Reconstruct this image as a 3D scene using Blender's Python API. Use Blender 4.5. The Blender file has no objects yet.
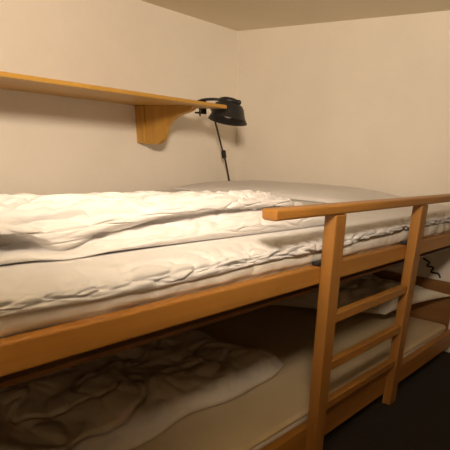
import bpy, bmesh, math, random
from mathutils import Vector, Matrix, noise

random.seed(4)
Z0 = 0.90            # eye height; the measured heights below are relative to it
S = bpy.context.scene
COL = S.collection

# ------------------------------------------------------------ camera
cd = bpy.data.cameras.new('camera')
cam = bpy.data.objects.new('camera', cd)
COL.objects.link(cam)
cd.sensor_width = 36.0
cd.lens = 505.735 / 450.0 * 36.0
cd.shift_x = (225.0 - 281.887) / 450.0
cd.shift_y = (409.87 - 225.0) / 450.0
cd.clip_start = 0.02
right = Vector((0.591, -0.805, 0.051))
down = Vector((-0.340, -0.306, -0.889))
fwd = right.cross(down)
fwd.normalize(); right.normalize(); up = right.cross(fwd); up.normalize()
cam.matrix_world = Matrix((
    (right.x, up.x, -fwd.x, 0.0),
    (right.y, up.y, -fwd.y, 0.0),
    (right.z, up.z, -fwd.z, Z0),
    (0, 0, 0, 1)))
S.camera = cam

# ------------------------------------------------------------ light and exposure
S.view_settings.view_transform = 'Standard'
S.view_settings.look = 'None'
S.view_settings.gamma = 1.0
S.view_settings.use_curve_mapping = False
S.view_settings.exposure = 0.30

w = bpy.data.worlds.new('room_dark')
w.use_nodes = True
w.node_tree.nodes['Background'].inputs[0].default_value = (1.0, 0.8, 0.55, 1)
w.node_tree.nodes['Background'].inputs[1].default_value = 0.02
S.world = w

# the shaded lamp under the ceiling, over the photographer's head
ld = bpy.data.lights.new('reading_light', 'SPOT')
ld.energy = 142.0
ld.color = (1.0, 0.82, 0.625)
ld.spot_size = math.radians(124)
ld.spot_blend = 1.0
ld.shadow_soft_size = 0.11
lo = bpy.data.objects.new('reading_light', ld)
COL.objects.link(lo)
lo.location = (0.24, 0.14, Z0 + 0.50)
aim = Vector((1.55, 1.75, Z0 + 0.80)) - lo.location
lo.rotation_euler = aim.to_track_quat('-Z', 'Y').to_euler()

# dim area fill added behind the camera to brighten the lower bunk; no real source
ad = bpy.data.lights.new('fill_light', 'AREA')
ad.shape = 'RECTANGLE'
ad.size = 0.8; ad.size_y = 0.9
ad.energy = 4.4
ad.color = (1.0, 0.62, 0.29)
ao = bpy.data.objects.new('fill_light', ad)
COL.objects.link(ao)
ao.location = (-0.75, -1.28, 0.62)
ao.rotation_euler = (Vector((1.2, 1.3, 0.15)) - ao.location).to_track_quat('-Z', 'Y').to_euler()

# ------------------------------------------------------------ materials
def mat(name, rough=0.6):
    m = bpy.data.materials.new(name); m.use_nodes = True
    nt = m.node_tree
    b = nt.nodes['Principled BSDF']
    b.inputs['Roughness'].default_value = rough
    return m, nt, b

def node(nt, kind, **kw):
    n = nt.nodes.new(kind)
    for k, v in kw.items():
        setattr(n, k, v)
    return n

def objcoord(nt, scale=(1, 1, 1)):
    tc = node(nt, 'ShaderNodeTexCoord')
    mp = node(nt, 'ShaderNodeMapping')
    mp.inputs['Scale'].default_value = scale
    nt.links.new(tc.outputs['Object'], mp.inputs['Vector'])
    return mp.outputs['Vector']

def ramp(nt, fac, stops):
    r = node(nt, 'ShaderNodeValToRGB')
    e = r.color_ramp.elements
    while len(e) < len(stops):
        e.new(0.5)
    for el, (p, c) in zip(e, stops):
        el.position = p; el.color = (*c, 1)
    nt.links.new(fac, r.inputs['Fac'])
    return r.outputs['Color']

def noise_tex(nt, vec, scale, detail=4, rough=0.55):
    n = node(nt, 'ShaderNodeTexNoise')
    n.inputs['Scale'].default_value = scale
    n.inputs['Detail'].default_value = detail
    n.inputs['Roughness'].default_value = rough
    nt.links.new(vec, n.inputs['Vector'])
    return n.outputs['Fac']

def bump(nt, b, h, strength, dist):
    n = node(nt, 'ShaderNodeBump')
    n.inputs['Strength'].default_value = strength
    n.inputs['Distance'].default_value = dist
    nt.links.new(h, n.inputs['Height'])
    nt.links.new(n.outputs['Normal'], b.inputs['Normal'])

def wood(name, c0, c1, c2, axis, rough=0.42):
    m, nt, b = mat(name, rough)
    sc = [14.0, 14.0, 14.0]; sc[axis] = 0.9
    v = objcoord(nt, tuple(sc))
    f = noise_tex(nt, v, 2.2, 6, 0.6)
    col = ramp(nt, f, [(0.25, c0), (0.5, c1), (0.78, c2)])
    nt.links.new(col, b.inputs['Base Color'])
    sc2 = [60.0, 60.0, 60.0]; sc2[axis] = 2.0
    bump(nt, b, noise_tex(nt, objcoord(nt, tuple(sc2)), 2.0, 3), 0.25, 0.0008)
    return m

def plain(name, c0, c1, scale, rough, bs=0.0, bd=0.001, bscale=40.0):
    m, nt, b = mat(name, rough)
    v = objcoord(nt)
    col = ramp(nt, noise_tex(nt, v, scale), [(0.3, c0), (0.7, c1)])
    nt.links.new(col, b.inputs['Base Color'])
    if bs:
        bump(nt, b, noise_tex(nt, v, bscale, 5), bs, bd)
    return m

WALL = plain('painted_plaster', (0.81, 0.745, 0.655), (0.86, 0.795, 0.70), 3.0, 0.9, 0.5, 0.004, 26.0)
CEIL = plain('painted_ceiling', (0.78, 0.70, 0.54), (0.82, 0.74, 0.58), 2.0, 0.9, 0.3, 0.003, 30.0)
FLOOR = plain('dark_carpet', (0.010, 0.007, 0.005), (0.017, 0.012, 0.009), 60.0, 0.95, 0.6, 0.003, 220.0)
LINEN = plain('white_cotton', (0.72, 0.695, 0.68), (0.78, 0.755, 0.735), 8.0, 0.85, 0.35, 0.0012, 300.0)
SHEET = plain('white_sheet', (0.72, 0.70, 0.69), (0.77, 0.75, 0.74), 6.0, 0.85, 0.3, 0.0010, 320.0)
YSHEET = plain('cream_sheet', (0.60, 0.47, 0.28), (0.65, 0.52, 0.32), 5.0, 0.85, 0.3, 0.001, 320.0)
BLACK = plain('black_metal', (0.012, 0.012, 0.013), (0.02, 0.02, 0.021), 12.0, 0.45)
BLACKIN = plain('black_plastic', (0.010, 0.010, 0.010), (0.018, 0.017, 0.016), 12.0, 0.55)
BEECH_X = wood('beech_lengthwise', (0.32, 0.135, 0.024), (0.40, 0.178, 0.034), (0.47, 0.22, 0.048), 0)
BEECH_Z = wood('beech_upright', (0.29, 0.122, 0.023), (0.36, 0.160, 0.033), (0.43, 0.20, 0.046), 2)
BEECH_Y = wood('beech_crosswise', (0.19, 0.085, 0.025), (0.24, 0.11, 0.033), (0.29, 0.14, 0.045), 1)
PINE_X = wood('pine_lengthwise', (0.42, 0.215, 0.034), (0.51, 0.275, 0.048), (0.58, 0.33, 0.066), 0)
PINE_Z = wood('pine_upright', (0.41, 0.20, 0.03), (0.51, 0.27, 0.046), (0.58, 0.33, 0.066), 2)

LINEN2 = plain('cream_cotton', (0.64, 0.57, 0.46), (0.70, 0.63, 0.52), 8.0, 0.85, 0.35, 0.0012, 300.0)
def quilt():
    m, nt, b = mat('quilted_ticking', 0.85)
    v = objcoord(nt)
    col = ramp(nt, noise_tex(nt, v, 9.0), [(0.3, (0.74, 0.69, 0.62)), (0.7, (0.80, 0.75, 0.68))])
    nt.links.new(col, b.inputs['Base Color'])
    vo = node(nt, 'ShaderNodeTexVoronoi', feature='SMOOTH_F1')
    vo.inputs['Scale'].default_value = 22.0
    nt.links.new(v, vo.inputs['Vector'])
    bump(nt, b, vo.outputs['Distance'], 0.9, 0.010)
    return m
TICK = quilt()

# ------------------------------------------------------------ builders
def link(name, me, m=None, parent=None, loc=(0, 0, 0)):
    """me is in world coordinates; the object gets its origin at loc"""
    loc = Vector(loc)
    me.transform(Matrix.Translation(-loc))
    o = bpy.data.objects.new(name, me)
    COL.objects.link(o)
    if m: me.materials.append(m)
    if parent:
        o.parent = parent
        base = Vector(parent.location)
        p = parent.parent
        while p:
            base += Vector(p.location); p = p.parent
        o.location = loc - base
    else:
        o.location = loc
    return o

def from_bm(name, bm, m, parent=None, loc=(0, 0, 0), smooth=False):
    bmesh.ops.recalc_face_normals(bm, faces=bm.faces)
    me = bpy.data.meshes.new(name)
    bm.to_mesh(me); bm.free()
    if smooth:
        for p in me.polygons: p.use_smooth = True
    return link(name, me, m, parent, loc)

def box_bm(lo_, hi_, bev=0.0, seg=2):
    bm = bmesh.new()
    bmesh.ops.create_cube(bm, size=1.0)
    for v in bm.verts:
        v.co = Vector([lo_[i] + (v.co[i] + 0.5) * (hi_[i] - lo_[i]) for i in range(3)])
    if bev:
        bmesh.ops.bevel(bm, geom=list(bm.edges), offset=bev, segments=seg, affect='EDGES', profile=0.5)
    return bm

def box(name, lo_, hi_, m, parent=None, bev=0.0, loc=None):
    if loc is None:
        loc = ((lo_[0] + hi_[0]) / 2, (lo_[1] + hi_[1]) / 2, lo_[2])
    return from_bm(name, box_bm(lo_, hi_, bev), m, parent, loc)

def empty(name, label, cat, loc, group=None):
    o = bpy.data.objects.new(name, None)
    o.empty_display_size = 0.05
    COL.objects.link(o)
    o.location = loc
    o['label'] = label; o['category'] = cat
    if group: o['group'] = group
    return o

def tag(o, label, cat, group=None):
    o['label'] = label; o['category'] = cat
    if group: o['group'] = group
    return o

def tube(name, pts, r, m, parent=None, loc=(0, 0, 0), n=10):
    """round tube along a smooth path, ends capped"""
    pts = [Vector(p) for p in pts]
    bm = bmesh.new(); rings = []
    prev = None
    for i, p in enumerate(pts):
        t = (pts[min(i + 1, len(pts) - 1)] - pts[max(i - 1, 0)]).normalized()
        a = Vector((0, 0, 1)) if abs(t.z) < 0.9 else Vector((1, 0, 0))
        if prev is not None: a = prev
        s = t.cross(a).normalized(); q = s.cross(t).normalized(); prev = q
        rings.append([bm.verts.new(p + r * (math.cos(2 * math.pi * k / n) * s + math.sin(2 * math.pi * k / n) * q)) for k in range(n)])
    for a, b in zip(rings, rings[1:]):
        for k in range(n):
            bm.faces.new((a[k], a[(k + 1) % n], b[(k + 1) % n], b[k]))
    bm.faces.new(rings[0]); bm.faces.new(rings[-1])
    return from_bm(name, bm, m, parent, loc, True)

def spline(ctrl, n):
    """smooth curve through control points (chord-weighted tangents, no overshoot), n samples"""
    P = [Vector(c) for c in ctrl]
    L = [max((b - a).length, 1e-6) for a, b in zip(P, P[1:])]
    V = []
    for i in range(len(P)):
        if i == 0: V.append(P[1] - P[0])
        elif i == len(P) - 1: V.append(P[-1] - P[-2])
        else:
            d = (P[i] - P[i - 1]) / L[i - 1] + (P[i + 1] - P[i]) / L[i]
            V.append(d.normalized() * min(L[i - 1], L[i]) if d.length > 1e-6 else d)
    out = []
    for i in range(n):
        f = i / (n - 1) * (len(P) - 1)
        k = min(int(f), len(P) - 2); t = f - k
        out.append(P[k] * (2 * t ** 3 - 3 * t * t + 1) + V[k] * (t ** 3 - 2 * t * t + t) + P[k + 1] * (3 * t * t - 2 * t ** 3) + V[k + 1] * (t ** 3 - t * t))
    return out

def lathe(name, prof, centre, axis, m, parent=None, loc=None, n=40):
    """prof: (radius, height) pairs turned about an axis through centre"""
    axis = Vector(axis).normalized()
    a = Vector((1, 0, 0)) if abs(axis.x) < 0.9 else Vector((0, 1, 0))
    s = axis.cross(a).normalized(); q = axis.cross(s)
    c = Vector(centre); bm = bmesh.new(); rings = []
    for r, h in prof:
        rings.append([bm.verts.new(c + axis * h + max(r, 1e-4) * (math.cos(2 * math.pi * k / n) * s + math.sin(2 * math.pi * k / n) * q)) for k in range(n)])
    for A, B in zip(rings, rings[1:]):
        for k in range(n):
            bm.faces.new((A[k], A[(k + 1) % n], B[(k + 1) % n], B[k]))
    bm.faces.new(rings[0]); bm.faces.new(rings[-1])
    return from_bm(name, bm, m, parent, loc if loc else centre, True)

def lerp(xs, ys, x):
    if x <= xs[0]: return ys[0]
    for i in range(1, len(xs)):
        if x <= xs[i]:
            t = (x - xs[i - 1]) / (xs[i] - xs[i - 1])
            t = t * t * (3 - 2 * t)
            return ys[i - 1] + (ys[i] - ys[i - 1]) * t
    return ys[-1]

def sstep(a, b, x):
    t = max(0.0, min(1.0, (x - a) / (b - a)))
    return t * t * (3 - 2 * t)

def crease(p, seed):
    """cloth creases: sharp valleys between soft swells, 0..1"""
    q = Vector((p[0] + seed * 3.1, p[1] + seed * 7.7, p[2] + seed))
    wv = noise.noise_vector(q * 0.9) * 0.55
    a = abs(noise.noise(q + wv))
    return min(1.0, a * 2.0)

def lines(p, seed, w=0.10):
    """narrow pressed-in folds along the zero lines of a noise, 0..1"""
    q = Vector((p[0] + seed * 2.3, p[1] + seed * 5.1, p[2] + seed * 1.7))
    q = q + noise.noise_vector(q * 0.8) * 0.35
    a = noise.noise(q) / w
    return math.exp(-a * a)

def displaced(bm, fn):
    bm.normal_update()
    mv = [(v, v.normal.copy(), fn(v.co)) for v in bm.verts]
    for v, n, d in mv:
        v.co += n * d

def loft(profs, closed_profile=True):
    """profs: list of rings of equal length"""
    bm = bmesh.new()
    R = [[bm.verts.new(p) for p in ring] for ring in profs]
    n = len(R[0])
    for A, B in zip(R, R[1:]):
        for k in range(n if closed_profile else n - 1):
            bm.faces.new((A[k], A[(k + 1) % n], B[(k + 1) % n], B[k]))
    if closed_profile:
        bm.faces.new(list(reversed(R[0]))); bm.faces.new(R[-1])
    bmesh.ops.recalc_face_normals(bm, faces=bm.faces)
    return bm

# ------------------------------------------------------------ the room
X0, X1, Y0, Y1, ZC = -1.3, 2.58, -1.35, 2.232, Z0 + 0.571
def struct(name, lo_, hi_, m):
    o = box(name, lo_, hi_, m); o['kind'] = 'structure'; return o
T = 0.1
struct('floor', (X0 - T, Y0 - T, -T), (X1 + T, Y1 + T, 0), FLOOR)
struct('ceiling', (X0 - T, Y0 - T, ZC), (X1 + T, Y1 + T, ZC + T), CEIL)
struct('wall_left', (X0 - T, Y1, 0), (X1 + T, Y1 + T, ZC), WALL)
struct('wall_far', (X1, Y0, 0), (X1 + T, Y1, ZC), WALL)
struct('wall_right', (X0, Y0 - T, 0), (X1 + T, Y0, ZC), WALL)
struct('wall_near', (X0 - T, Y0 - T, 0), (X0, Y1, ZC), WALL)

# ------------------------------------------------------------ bunk bed
BX0, BX1 = 0.12, 2.575
YF, YB = 0.737, 2.222
bed = empty('bunk_bed', 'beech wooden bunk bed with ladder posts and guard rail against the walls', 'bunk bed', ((BX0 + BX1) / 2, (YF + YB) / 2, 0))
def bpart(name, lo_, hi_, m, bev=0.004):
    return box(name, (lo_[0], lo_[1], lo_[2] + Z0), (hi_[0], hi_[1], hi_[2] + Z0), m, bed, bev)
bpart('upper_side_rail', (BX0, YF, -0.323), (BX1, YF + 0.030, -0.273), BEECH_X)
bpart('lower_side_rail', (BX0, YF, -0.862), (BX1, YF + 0.030, -0.776), BEECH_X)
bpart('rear_rail', (BX0, YB - 0.03, -0.34), (BX1, YB, -0.273), BEECH_X)
bpart('rear_rail', (BX0, YB - 0.03, -0.86), (BX1, YB, -0.776), BEECH_X)
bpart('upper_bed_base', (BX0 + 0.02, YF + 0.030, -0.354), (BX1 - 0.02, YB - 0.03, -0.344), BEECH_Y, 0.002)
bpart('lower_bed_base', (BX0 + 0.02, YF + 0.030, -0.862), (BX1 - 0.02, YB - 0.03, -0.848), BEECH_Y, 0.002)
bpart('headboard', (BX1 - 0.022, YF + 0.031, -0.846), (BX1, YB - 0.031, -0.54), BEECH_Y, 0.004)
for x in (BX0, BX1 - 0.05):
    bpart('corner_post', (x, YB - 0.031, -0.90), (x + 0.05, YB + 0.005, -0.262), BEECH_Z)
bpart('corner_post', (BX0 - 0.052, YF, -0.90), (BX0 - 0.002, YF + 0.05, -0.20), BEECH_Z)
# ladder with the guard rail over it
PX = (1.203, 1.775)
PW = 0.056
PY0, PY1 = 0.700, 0.7365
bpart('guard_rail', (0.942, PY0 - 0.002, -0.138), (BX1, PY1 + 0.004, -0.114), BEECH_X, 0.005)
for x in PX:
    bpart('ladder_post', (x, PY0, -0.90), (x + PW, PY1, -0.139), BEECH_Z, 0.004)
for z in (-0.412, -0.563, -0.699):
    bpart('rung', (PX[0] + PW + 0.0005, PY0 + 0.006, z - 0.030), (PX[1] - 0.0005, PY1 - 0.003, z), BEECH_X, 0.004)
for x in PX:  # small dark blocks on top of the rail behind the posts
    bpart('dark_rail_block', (x - 0.012, PY1 - 0.002, -0.272), (x + PW - 0.01, PY1 + 0.020, -0.262), BLACK, 0.002)

# ------------------------------------------------------------ upper mattress
def mtop(x, y=1.0):
    return -0.197 + 0.010 * sstep(1.5, 2.3, x) - 0.017 * sstep(1.2, 2.15, y)
um = empty('mattress', 'white quilted mattress under a white sheet on the upper bunk', 'mattress', (1.27, 1.42, Z0 - 0.334))

core = []
nx = 90
for i in range(nx):
    x = 0.16 + (2.535 - 0.16) * i / (nx - 1)
    zt = mtop(x) - 0.030
    c = [(0.780, -0.333), (0.770, -0.320), (0.769, -0.275), (0.760, -0.262), (0.762, zt - 0.012), (0.79, zt - 0.001), (1.2, zt - 0.004), (2.13, zt - 0.014), (2.165, -0.25), (2.16, -0.333), (1.4, -0.333)]
    pr = spline([(0, a, b) for a, b in c] , 60)
    core.append([Vector((x, p.y, p.z + Z0)) for p in pr])
bm = loft(core)
displaced(bm, lambda c: 0.004 * (crease((c.x * 14, c.y * 9, c.z * 16), 2) - 0.5) if c.y < 0.85 and 0.17 < c.x < 2.52 else 0)
from_bm('quilted_body', bm, TICK, um, (1.27, 1.42, Z0 - 0.334), True)

pad = []
nx = 330; npf = 150
for i in range(nx):
    x = 0.15 + (2.542 - 0.15) * i / (nx - 1)
    zt = mtop(x)
    hem = -0.243 + 0.016 * sstep(1.2, 1.6, x) + 0.004 * math.sin(x * 7.3)
    c = [(0.768, hem + 0.004), (0.757, hem), (0.750, hem + 0.010), (0.756, hem * 0.5 + zt * 0.5 + 0.004), (0.785, zt - 0.010), (0.84, zt - 0.001), (0.90, zt + 0.001), (1.2, zt + 0.001)] + [(yy, mtop(x, yy) + 0.001) for yy in (1.4, 1.6, 1.8, 2.0, 2.12)] + [(2.158, zt - 0.020), (2.170, zt - 0.035)]
    outer = spline([(0, a, b) for a, b in c], npf)
    inner = [(2.160, zt - 0.038), (2.1, zt - 0.037), (1.4, zt - 0.034), (0.84, zt - 0.026), (0.782, zt - 0.030)]
    ring = [(p.y, p.z) for p in outer] + inner
    pad.append([Vector((x, a, b + Z0)) for a, b in ring])
bm = loft(pad)
def padfn(c):
    if c.y > 1.0 or c.x < 0.17 or c.x > 2.52: return 0.0
    zz = c.z - Z0
    front = sstep(0.84, 0.77, c.y) * sstep(-0.245, -0.225, zz)
    if front <= 0: return 0.0
    p = (c.x * 7 + (zz + 0.2) * 22, (zz + 0.2) * 30 - c.x * 4.0, c.y * 6)
    p2 = (c.x * 15 - (zz + 0.2) * 40, (zz + 0.2) * 55 + c.x * 7.0, c.y * 6)
    return front * (0.009 * (crease(p, 5) - 0.4) - 0.011 * lines(p, 8, 0.07) - 0.006 * lines(p2, 9, 0.10))
displaced(bm, padfn)
from_bm('fitted_sheet', bm, SHEET, um, (1.27, 1.42, Z0 - 0.22), True)

# ------------------------------------------------------------ upper duvet, folded in two layers
ST = (0.20, 0.44, 0.53, 0.65, 0.80, 0.97, 1.18, 1.40)
yb = (0.885, 0.880, 0.872, 0.868, 0.864, 0.858, 0.852, 0.85)      # where it touches the sheet
lowT = (-0.172, -0.176, -0.186, -0.177, -0.171, -0.164, -0.160, -0.164)
crz = (-0.168, -0.173, -0.185, -0.164, -0.150, -0.143, -0.143, -0.150)
crz2 = (-0.150, -0.153, -0.182, -0.161, -0.147, -0.140, -0.140, -0.147)
cry = (0.965, 0.95, 0.895, 0.915, 0.920, 0.925, 0.925, 0.93)
bul = (-0.136, -0.140, -0.160, -0.143, -0.130, -0.126, -0.130, -0.143)
buy = (0.885, 0.885, 0.885, 0.890, 0.895, 0.900, 0.905, 0.93)
shz = (-0.118, -0.116, -0.118, -0.115, -0.112, -0.113, -0.121, -0.138)
rings = []
NX, NP = 320, 640
DX0 = 0.18
for i in range(NX):
    t = i / (NX - 1)
    xm = DX0 + t * (1.40 - DX0)
    g = lambda a: lerp(ST, a, xm)
    zb = mtop(xm) + 0.0025
    top = lambda y: -0.0985 * y - 0.012 * sstep(1.0, 1.45, xm) - 0.003
    Q = lambda y: mtop(xm, y) + 0.0025
    c = [(2.10, Q(2.1)), (1.9, Q(1.9)), (1.7, Q(1.7)), (1.5, Q(1.5)), (1.3, Q(1.3)), (1.1, zb), (g(yb) + 0.03, zb), (g(yb) + 0.006, zb + 0.0008),
         (g(yb) - 0.009, g(lowT) - 0.008), (g(yb) + 0.002, g(lowT)), (g(cry), g(crz)),
         (g(cry) - 0.005, g(crz2)), (g(buy) - 0.002, g(bul) - 0.006), (g(buy) - 0.002, g(bul) + 0.008), (g(buy) + 0.035, g(shz)),
         (1.03, top(1.03)), (1.2, top(1.2)), (1.45, top(1.45)), (1.75, top(1.75)), (2.05, max(top(2.05), Q(2.05) + 0.006)), (2.115, Q(2.12) + 0.003)]
    pr = spline([(0, a, b) for a, b in c], NP)
    endf = 1.0
    if t > 0.90:
        endf = math.sqrt(max(0.0, 1 - ((t - 0.90) / 0.10) ** 2)) * 0.97 + 0.03
    ring = []
    for p in pr:
        xe = 1.44 + 0.10 * (p.y - 0.86)
        x = DX0 + t * (xe - DX0)
        ring.append(Vector((x, p.y, Z0 + Q(p.y) + (p.z - Q(p.y)) * endf)))
    rings.append(ring)
bm = loft(rings)
def duvfn(c, idx=0):
    sg = (idx % NP) / (NP - 1) * 18.0
    fm = 0.3 + 0.3 * sstep(9.0, 8.0, sg) + 0.9 * sstep(11.7, 12.6, sg) - 0.85 * sstep(14.2, 15.2, sg)
    zz = c.z - Z0
    if zz < mtop(c.x, c.y) + 0.007: return 0.0
    p = (c.x * 2.4 + c.y * 2.0, c.y * 10 - c.x * 1.6, zz * 26)
    p2 = (c.x * 9 - c.y * 4, c.y * 22 + c.x * 3, zz * 50)
    p3 = (c.x * 14 + c.y * 9, c.y * 40 - c.x * 6, zz * 60)
    k = sstep(mtop(c.x, c.y) + 0.007, mtop(c.x, c.y) + 0.03, zz)
    q1 = (c.x * 1.7 + c.y * 2.2, c.y * 9.0 - c.x * 1.2, zz * 20)
    q2 = (c.x * 3.2 - c.y * 3.0, c.y * 14 - c.x * 1.8, zz * 30)
    q3 = (c.x * 6 + c.y * 8.0, c.y * 24 - c.x * 3.4, zz * 36)
    d = 0.009 * (crease(p, 11) - 0.5) + 0.006 * (crease(p3, 19) - 0.5)
    d -= 0.020 * lines(q1, 31, 0.045) + 0.016 * lines(q2, 37, 0.05) + 0.010 * lines(q3, 41, 0.07)
    return d * k * fm * (1.0 - 0.45 * sstep(1.1, 1.5, c.y))
bm.verts.index_update()
bm.normal_update()
mv = [(v, v.normal.copy(), duvfn(v.co, v.index)) for v in bm.verts]
for v, nn, dd in mv:
    v.co += nn * dd
def clamped(bm, gap):
    for v in bm.verts:
        v.co.z = max(v.co.z, Z0 + mtop(v.co.x, v.co.y) + gap)
    return bm
tag(from_bm('duvet', clamped(bm, 0.0022), LINEN, None, (0.75, 1.4, Z0 - 0.195), True),
    'thick white folded duvet lying on the upper bunk below the shelf', 'duvet')

# ------------------------------------------------------------ pillows
def pillow_bm(lx, ly, h, seed, wr=0.004, n=70, base=lambda x, y: 0.0, warp=None):
    bm = bmesh.new()
    top, bot = {}, {}
    for i in range(n):
        for j in range(n):
            a = -1 + 2 * i / (n - 1); b = -1 + 2 * j / (n - 1)
            pin = 1 - 0.07 * (1 - (a * a)) * abs(b) ** 6
            pin2 = 1 - 0.07 * (1 - (b * b)) * abs(a) ** 6
            x, y = a * lx / 2 * pin2, b * ly / 2 * pin
            if warp: x, y = warp(x, y, a, b)
            prof = (max(0.0, 1 - abs(a) ** 2.6) * max(0.0, 1 - abs(b) ** 3.0)) ** 0.55
            edge = i in (0, n - 1) or j in (0, n - 1)
            d = wr * (crease((x * 12, y * 12, 0), seed) - 0.5) * (prof ** 0.5)
            v = bm.verts.new((x, y, 0.002 + h * prof + d + base(x, y)))
            top[i, j] = v
            bot[i, j] = v if edge else bm.verts.new((x, y, base(x, y)))
    for i in range(n - 1):
        for j in range(n - 1):
            bm.faces.new((top[i, j], top[i + 1, j], top[i + 1, j + 1], top[i, j + 1]))
            q = (bot[i, j], bot[i, j + 1], bot[i + 1, j + 1], bot[i + 1, j])
            if len(set(q)) == 4 :
                try: bm.faces.new(q)
                except ValueError: pass
    return bm

bm = pillow_bm(0.54, 1.16, 0.052, 3, 0.003, 90, lambda x, y: mtop(2.25 + x, 1.60 + y))
bm.transform(Matrix.Translation((2.25, 1.60, Z0 + 0.0025)))
tag(from_bm('pillow', bm, LINEN, None, (2.25, 1.60, Z0 + mtop(2.5)), True),
    'wide flat white pillow on the upper bunk under the black reading lamp', 'pillow')

# ------------------------------------------------------------ lower mattress
LT = -0.748
lm = empty('mattress', 'thin mattress with a plain cream sheet on the lower bunk', 'mattress', (1.27, 1.42, Z0 - 0.846))
from_bm('mattress_body', box_bm((0.16, 0.772, Z0 - 0.846), (2.54, 2.15, Z0 - 0.768), 0.012, 3), TICK, lm, (1.27, 1.42, Z0 - 0.846), False)
pad = []
for i in range(200):
    x = 0.15 + (2.544 - 0.15) * i / 199
    hem = -0.769 - 0.004 * math.sin(x * 5.1) - 0.012 * sstep(1.7, 2.3, x)
    c = [(0.776, hem), (0.772, hem + 0.004), (0.773, LT - 0.010), (0.786, LT - 0.002), (0.83, LT), (1.2, LT), (1.7, LT), (2.15, LT), (2.165, LT - 0.018)]
    outer = spline([(0, a, b) for a, b in c], 80)
    ring = [(p.y, p.z) for p in outer] + [(2.1, LT - 0.020), (1.4, LT - 0.020), (0.795, LT - 0.020)]
    pad.append([Vector((x, a, b + Z0)) for a, b in ring])
bm = loft(pad)
displaced(bm, lambda c: 0.0025 * noise.noise(Vector((c.x * 5, c.y * 4, 2))) if 0.17 < c.x < 2.5 and c.y < 2.1 and c.z > Z0 + LT - 0.012 else 0)
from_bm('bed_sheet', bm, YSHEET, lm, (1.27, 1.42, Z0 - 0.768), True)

# ------------------------------------------------------------ lower duvet
def low_duvet():
    n, m = 220, 170
    bm = bmesh.new(); top = {}; bot = {}
    for i in range(n):
        for j in range(m):
            a = i / (n - 1); b = j / (m - 1)
            y = 1.00 + b * 0.82
            xe = 1.53 - 0.30 * abs(b - 0.16) ** 1.5 + 0.02 * math.sin(b * 14)
            x = 0.30 + a * (xe - 0.30)
            y += (0.055 * sstep(0.75, 1.0, a) * (1 - 2 * b) + 0.018 * math.sin(x * 8.0) + 0.009 * math.sin(x * 21)) * (1 - b)
            ed = min(1.0, 4.5 * min(1 - a + 0.0, 1.0)) * 1.0
            e = max(0.0, 1 - (1 - min(1.0, (1 - a) / 0.16)) ** 2.4) ** 0.6
            f = max(0.0, 1 - (1 - min(1.0, b / 0.22)) ** 2.4) ** 0.6 * max(0.0, 1 - (1 - min(1.0, (1 - b) / 0.2)) ** 2.4) ** 0.6
            g = max(0.0, 1 - (1 - min(1.0, a / 0.1)) ** 2.4) ** 0.6
            k = e * f * g
            h = 0.078 + 0.018 * noise.noise(Vector((x * 3, y * 4, 5)))
            wv = 0.026 * (crease((x * 4.2 - y * 3.4, y * 4.4 + x * 2.8, 0), 23) - 0.5) + 0.008 * (crease((x * 12, y * 11, 1), 29) - 0.5) - 0.010 * lines((x * 5 - y * 3, y * 6 + x * 2, 2), 43, 0.07)
            z = LT + 0.006 + k * (h + wv)
            edge = i in (0, n - 1) or j in (0, m - 1)
            v = bm.verts.new((x, y, Z0 + z)); top[i, j] = v
            bot[i, j] = v if edge else bm.verts.new((x, y, Z0 + LT + 0.004))
    for i in range(n - 1):
        for j in range(m - 1):
            bm.faces.new((top[i, j], top[i + 1, j], top[i + 1, j + 1], top[i, j + 1]))
            try: bm.faces.new((bot[i, j], bot[i, j + 1], bot[i + 1, j + 1], bot[i + 1, j]))
            except ValueError: pass
    return bm
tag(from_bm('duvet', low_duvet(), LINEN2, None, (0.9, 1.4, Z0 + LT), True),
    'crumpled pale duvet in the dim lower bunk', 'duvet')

# lower pillow, propped on the headboard
bm = pillow_bm(0.36, 1.00, 0.080, 9, 0.022, 80, warp=lambda x, y, a, b: (x - 0.2 * y * (1 - a) / 2, y - 0.12 * a * sstep(0, 1, -b)))
bm.transform(Matrix.Translation((2.36, 1.38, Z0 + LT + 0.086)) @ Matrix.Rotation(math.radians(-22), 4, 'Y'))
for v in bm.verts:
    v.co.z = max(v.co.z, Z0 + LT + 0.005)
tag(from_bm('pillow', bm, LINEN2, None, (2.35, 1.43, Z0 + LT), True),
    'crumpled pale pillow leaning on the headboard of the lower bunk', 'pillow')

# ------------------------------------------------------------ wall shelf
sh = empty('wall_shelf', 'long pale pine wall shelf on a curved bracket above the upper bunk', 'shelf', (1.2, Y1, Z0 + 0.158))
ZS = Z0 + 0.158
def board():
    # plan outline with a rounded front corner at the far end
    yf, xe, rr = 1.763, 1.990, 0.030
    pl = [(0.42, Y1 - 0.0005), (0.42, yf)]
    pl += [(xe - rr + rr * math.sin(a), yf + rr - rr * math.cos(a)) for a in [math.radians(9 * k) for k in range(11)]]
    pl += [(xe, Y1 - 0.0005)]
    bm = bmesh.new()
    f = bm.faces.new([bm.verts.new((x, y, ZS)) for x, y in pl])
    r = bmesh.ops.extrude_face_region(bm, geom=[f])
    for v in r['geom']:
        if isinstance(v, bmesh.types.BMVert): v.co.z += 0.013
    bmesh.ops.bevel(bm, geom=[e for e in bm.edges if abs(e.verts[0].co.z - e.verts[1].co.z) < 1e-5], offset=0.002, segments=2, affect='EDGES')
    return bm
from_bm('shelf_board', board(), PINE_X, sh, (1.2, 1.98, ZS))
BXX = 1.862
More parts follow.
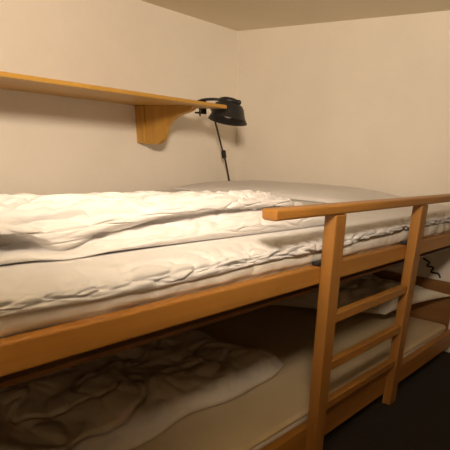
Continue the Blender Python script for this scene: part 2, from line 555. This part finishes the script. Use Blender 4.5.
def bracket():
    # side profile in y-z: wall edge, foot, cove up to the tip
    pr = [(Y1 - 0.062, ZS - 0.0005), (Y1 - 0.062, ZS - 0.159), (2.12, ZS - 0.160), (2.088, ZS - 0.155), (2.060, ZS - 0.138), (2.046, ZS - 0.112), (2.032, ZS - 0.084),
          (2.004, ZS - 0.058), (1.960, ZS - 0.039), (1.91, ZS - 0.027), (1.875, ZS - 0.018), (1.845, ZS - 0.0005)]
    bm = bmesh.new()
    a = [bm.verts.new((BXX - 0.014, y, z)) for y, z in pr]
    f = bm.faces.new(a)
    r = bmesh.ops.extrude_face_region(bm, geom=[f])
    for v in r['geom']:
        if isinstance(v, bmesh.types.BMVert): v.co.x += 0.028
    return bm
from_bm('bracket', bracket(), PINE_Z, sh, (BXX, 2.05, ZS - 0.15))
box('bracket_wall_block', (BXX - 0.024, Y1 - 0.061, ZS - 0.158), (BXX + 0.024, Y1 - 0.0005, ZS - 0.0005), PINE_Z, sh, 0.003)

# ------------------------------------------------------------ reading lamp
LX, LY = 2.082, 1.856
LZ = ZS - 0.032
lamp = empty('reading_lamp', 'small black clamp reading lamp on the end of the pine shelf', 'lamp', (LX, LY, ZS - 0.05))
tilt = Vector((0.17, 0.02, 1.0))
ax = tilt.normalized()
# shade: hat-shaped, open below
prof = [(0.001, 0.072), (0.050, 0.071), (0.064, 0.066), (0.072, 0.052), (0.076, 0.030), (0.082, 0.008), (0.090, -0.008), (0.093, -0.014), (0.089, -0.012), (0.079, 0.006), (0.072, 0.028), (0.067, 0.050), (0.050, 0.066), (0.001, 0.067)]
prof = [(r_, h_ * 0.84) for r_, h_ in prof]
lathe('lamp_shade', prof, (LX, LY, LZ), tilt, BLACK, lamp)
cap = Vector((LX, LY, LZ)) + ax * 0.0595
lathe('shade_cap', [(0.001, 0.0), (0.048, 0.0), (0.050, 0.006), (0.048, 0.017), (0.036, 0.022), (0.001, 0.023)], cap, tilt, BLACK, lamp)
lathe('knob', [(0.001, 0.0), (0.010, 0.0), (0.011, 0.010), (0.009, 0.018), (0.001, 0.019)], cap + Vector((0.008, -0.042, 0.008)), (0.1, -1, 0), BLACKIN, lamp, n=16)
lathe('bulb', [(0.001, 0.0), (0.016, 0.004), (0.020, 0.014), (0.018, 0.024), (0.012, 0.038), (0.011, 0.055)], Vector((LX, LY, LZ)) + ax * 0.001, tilt,
      plain('frosted_glass', (0.7, 0.68, 0.62), (0.72, 0.7, 0.64), 5, 0.3), lamp, n=20)
# swing arm from the clamp over the shade
CY = 1.93
tube('arm', spline([(1.960, CY, ZS + 0.026), (1.995, CY, ZS + 0.036), (2.045, 1.90, ZS + 0.043), (LX + 0.006, LY, LZ + 0.070)], 14), 0.006, BLACK, lamp, (1.98, CY, ZS + 0.03))
def clamp_bm():
    bm = box_bm((1.940, CY - 0.015, ZS + 0.0135), (2.000, CY + 0.015, ZS + 0.026), 0.002)
    for lo_, hi_ in (((1.9905, CY - 0.015, ZS - 0.018), (2.000, CY + 0.015, ZS + 0.025)), ((1.950, CY - 0.015, ZS - 0.022), (2.000, CY + 0.015, ZS - 0.015))):
        b2 = box_bm(lo_, hi_, 0.002); me = bpy.data.meshes.new('t'); b2.to_mesh(me); b2.free(); bm.from_mesh(me); bpy.data.meshes.remove(me)
    return bm
from_bm('clamp', clamp_bm(), BLACK, lamp, (1.94, CY, ZS))
tube('clamp_screw', [(1.970, CY, ZS - 0.032), (1.970, CY, ZS - 0.012), (1.970, CY, ZS - 0.001)], 0.004, BLACK, lamp, (1.970, CY, ZS - 0.02))
cpts = [(2.0030, 1.9350, Z0 + 0.1920), (2.1106, 1.9900, Z0 + 0.1678), (2.1742, 2.0300, Z0 + 0.1292), (2.2392, 2.0700, Z0 + 0.0831), (2.3436, 2.1300, Z0 + -0.0093), (2.3905, 2.1500, Z0 + -0.0591), (2.4691, 2.1850, Z0 + -0.1872), (2.4780, 2.1900, Z0 + -0.2000)]
cord = tube('cord', spline(cpts, 60), 0.0050, BLACKIN, lamp, cpts[3])
sw = Vector((2.3669, 2.1400, Z0 + -0.0314))
b2 = box_bm((-0.012, -0.009, -0.020), (0.012, 0.009, 0.020), 0.004)
b2.transform(Matrix.Translation(sw) @ Matrix.Rotation(math.radians(-12), 4, 'Y'))
from_bm('cord_switch', b2, BLACKIN, cord, sw)

# ------------------------------------------------------------ curly cord on the wall behind the lower bunk
def curl():
    base = [(2.574, 0.9735, Z0 + -0.4368), (2.574, 0.9603, Z0 + -0.4498), (2.574, 0.9307, Z0 + -0.4651), (2.574, 0.9383, Z0 + -0.4813), (2.574, 0.9054, Z0 + -0.4860), (2.574, 0.9119, Z0 + -0.5071), (2.574, 0.8741, Z0 + -0.5109), (2.574, 0.8600, Z0 + -0.5285)]
    return spline(base, 70)
tag(tube('coiled_cord', curl(), 0.0045, BLACKIN, None, (2.571, 0.87, Z0 - 0.48)),
    'dark curly cord hanging on the wall behind the lower bunk headboard', 'cord')
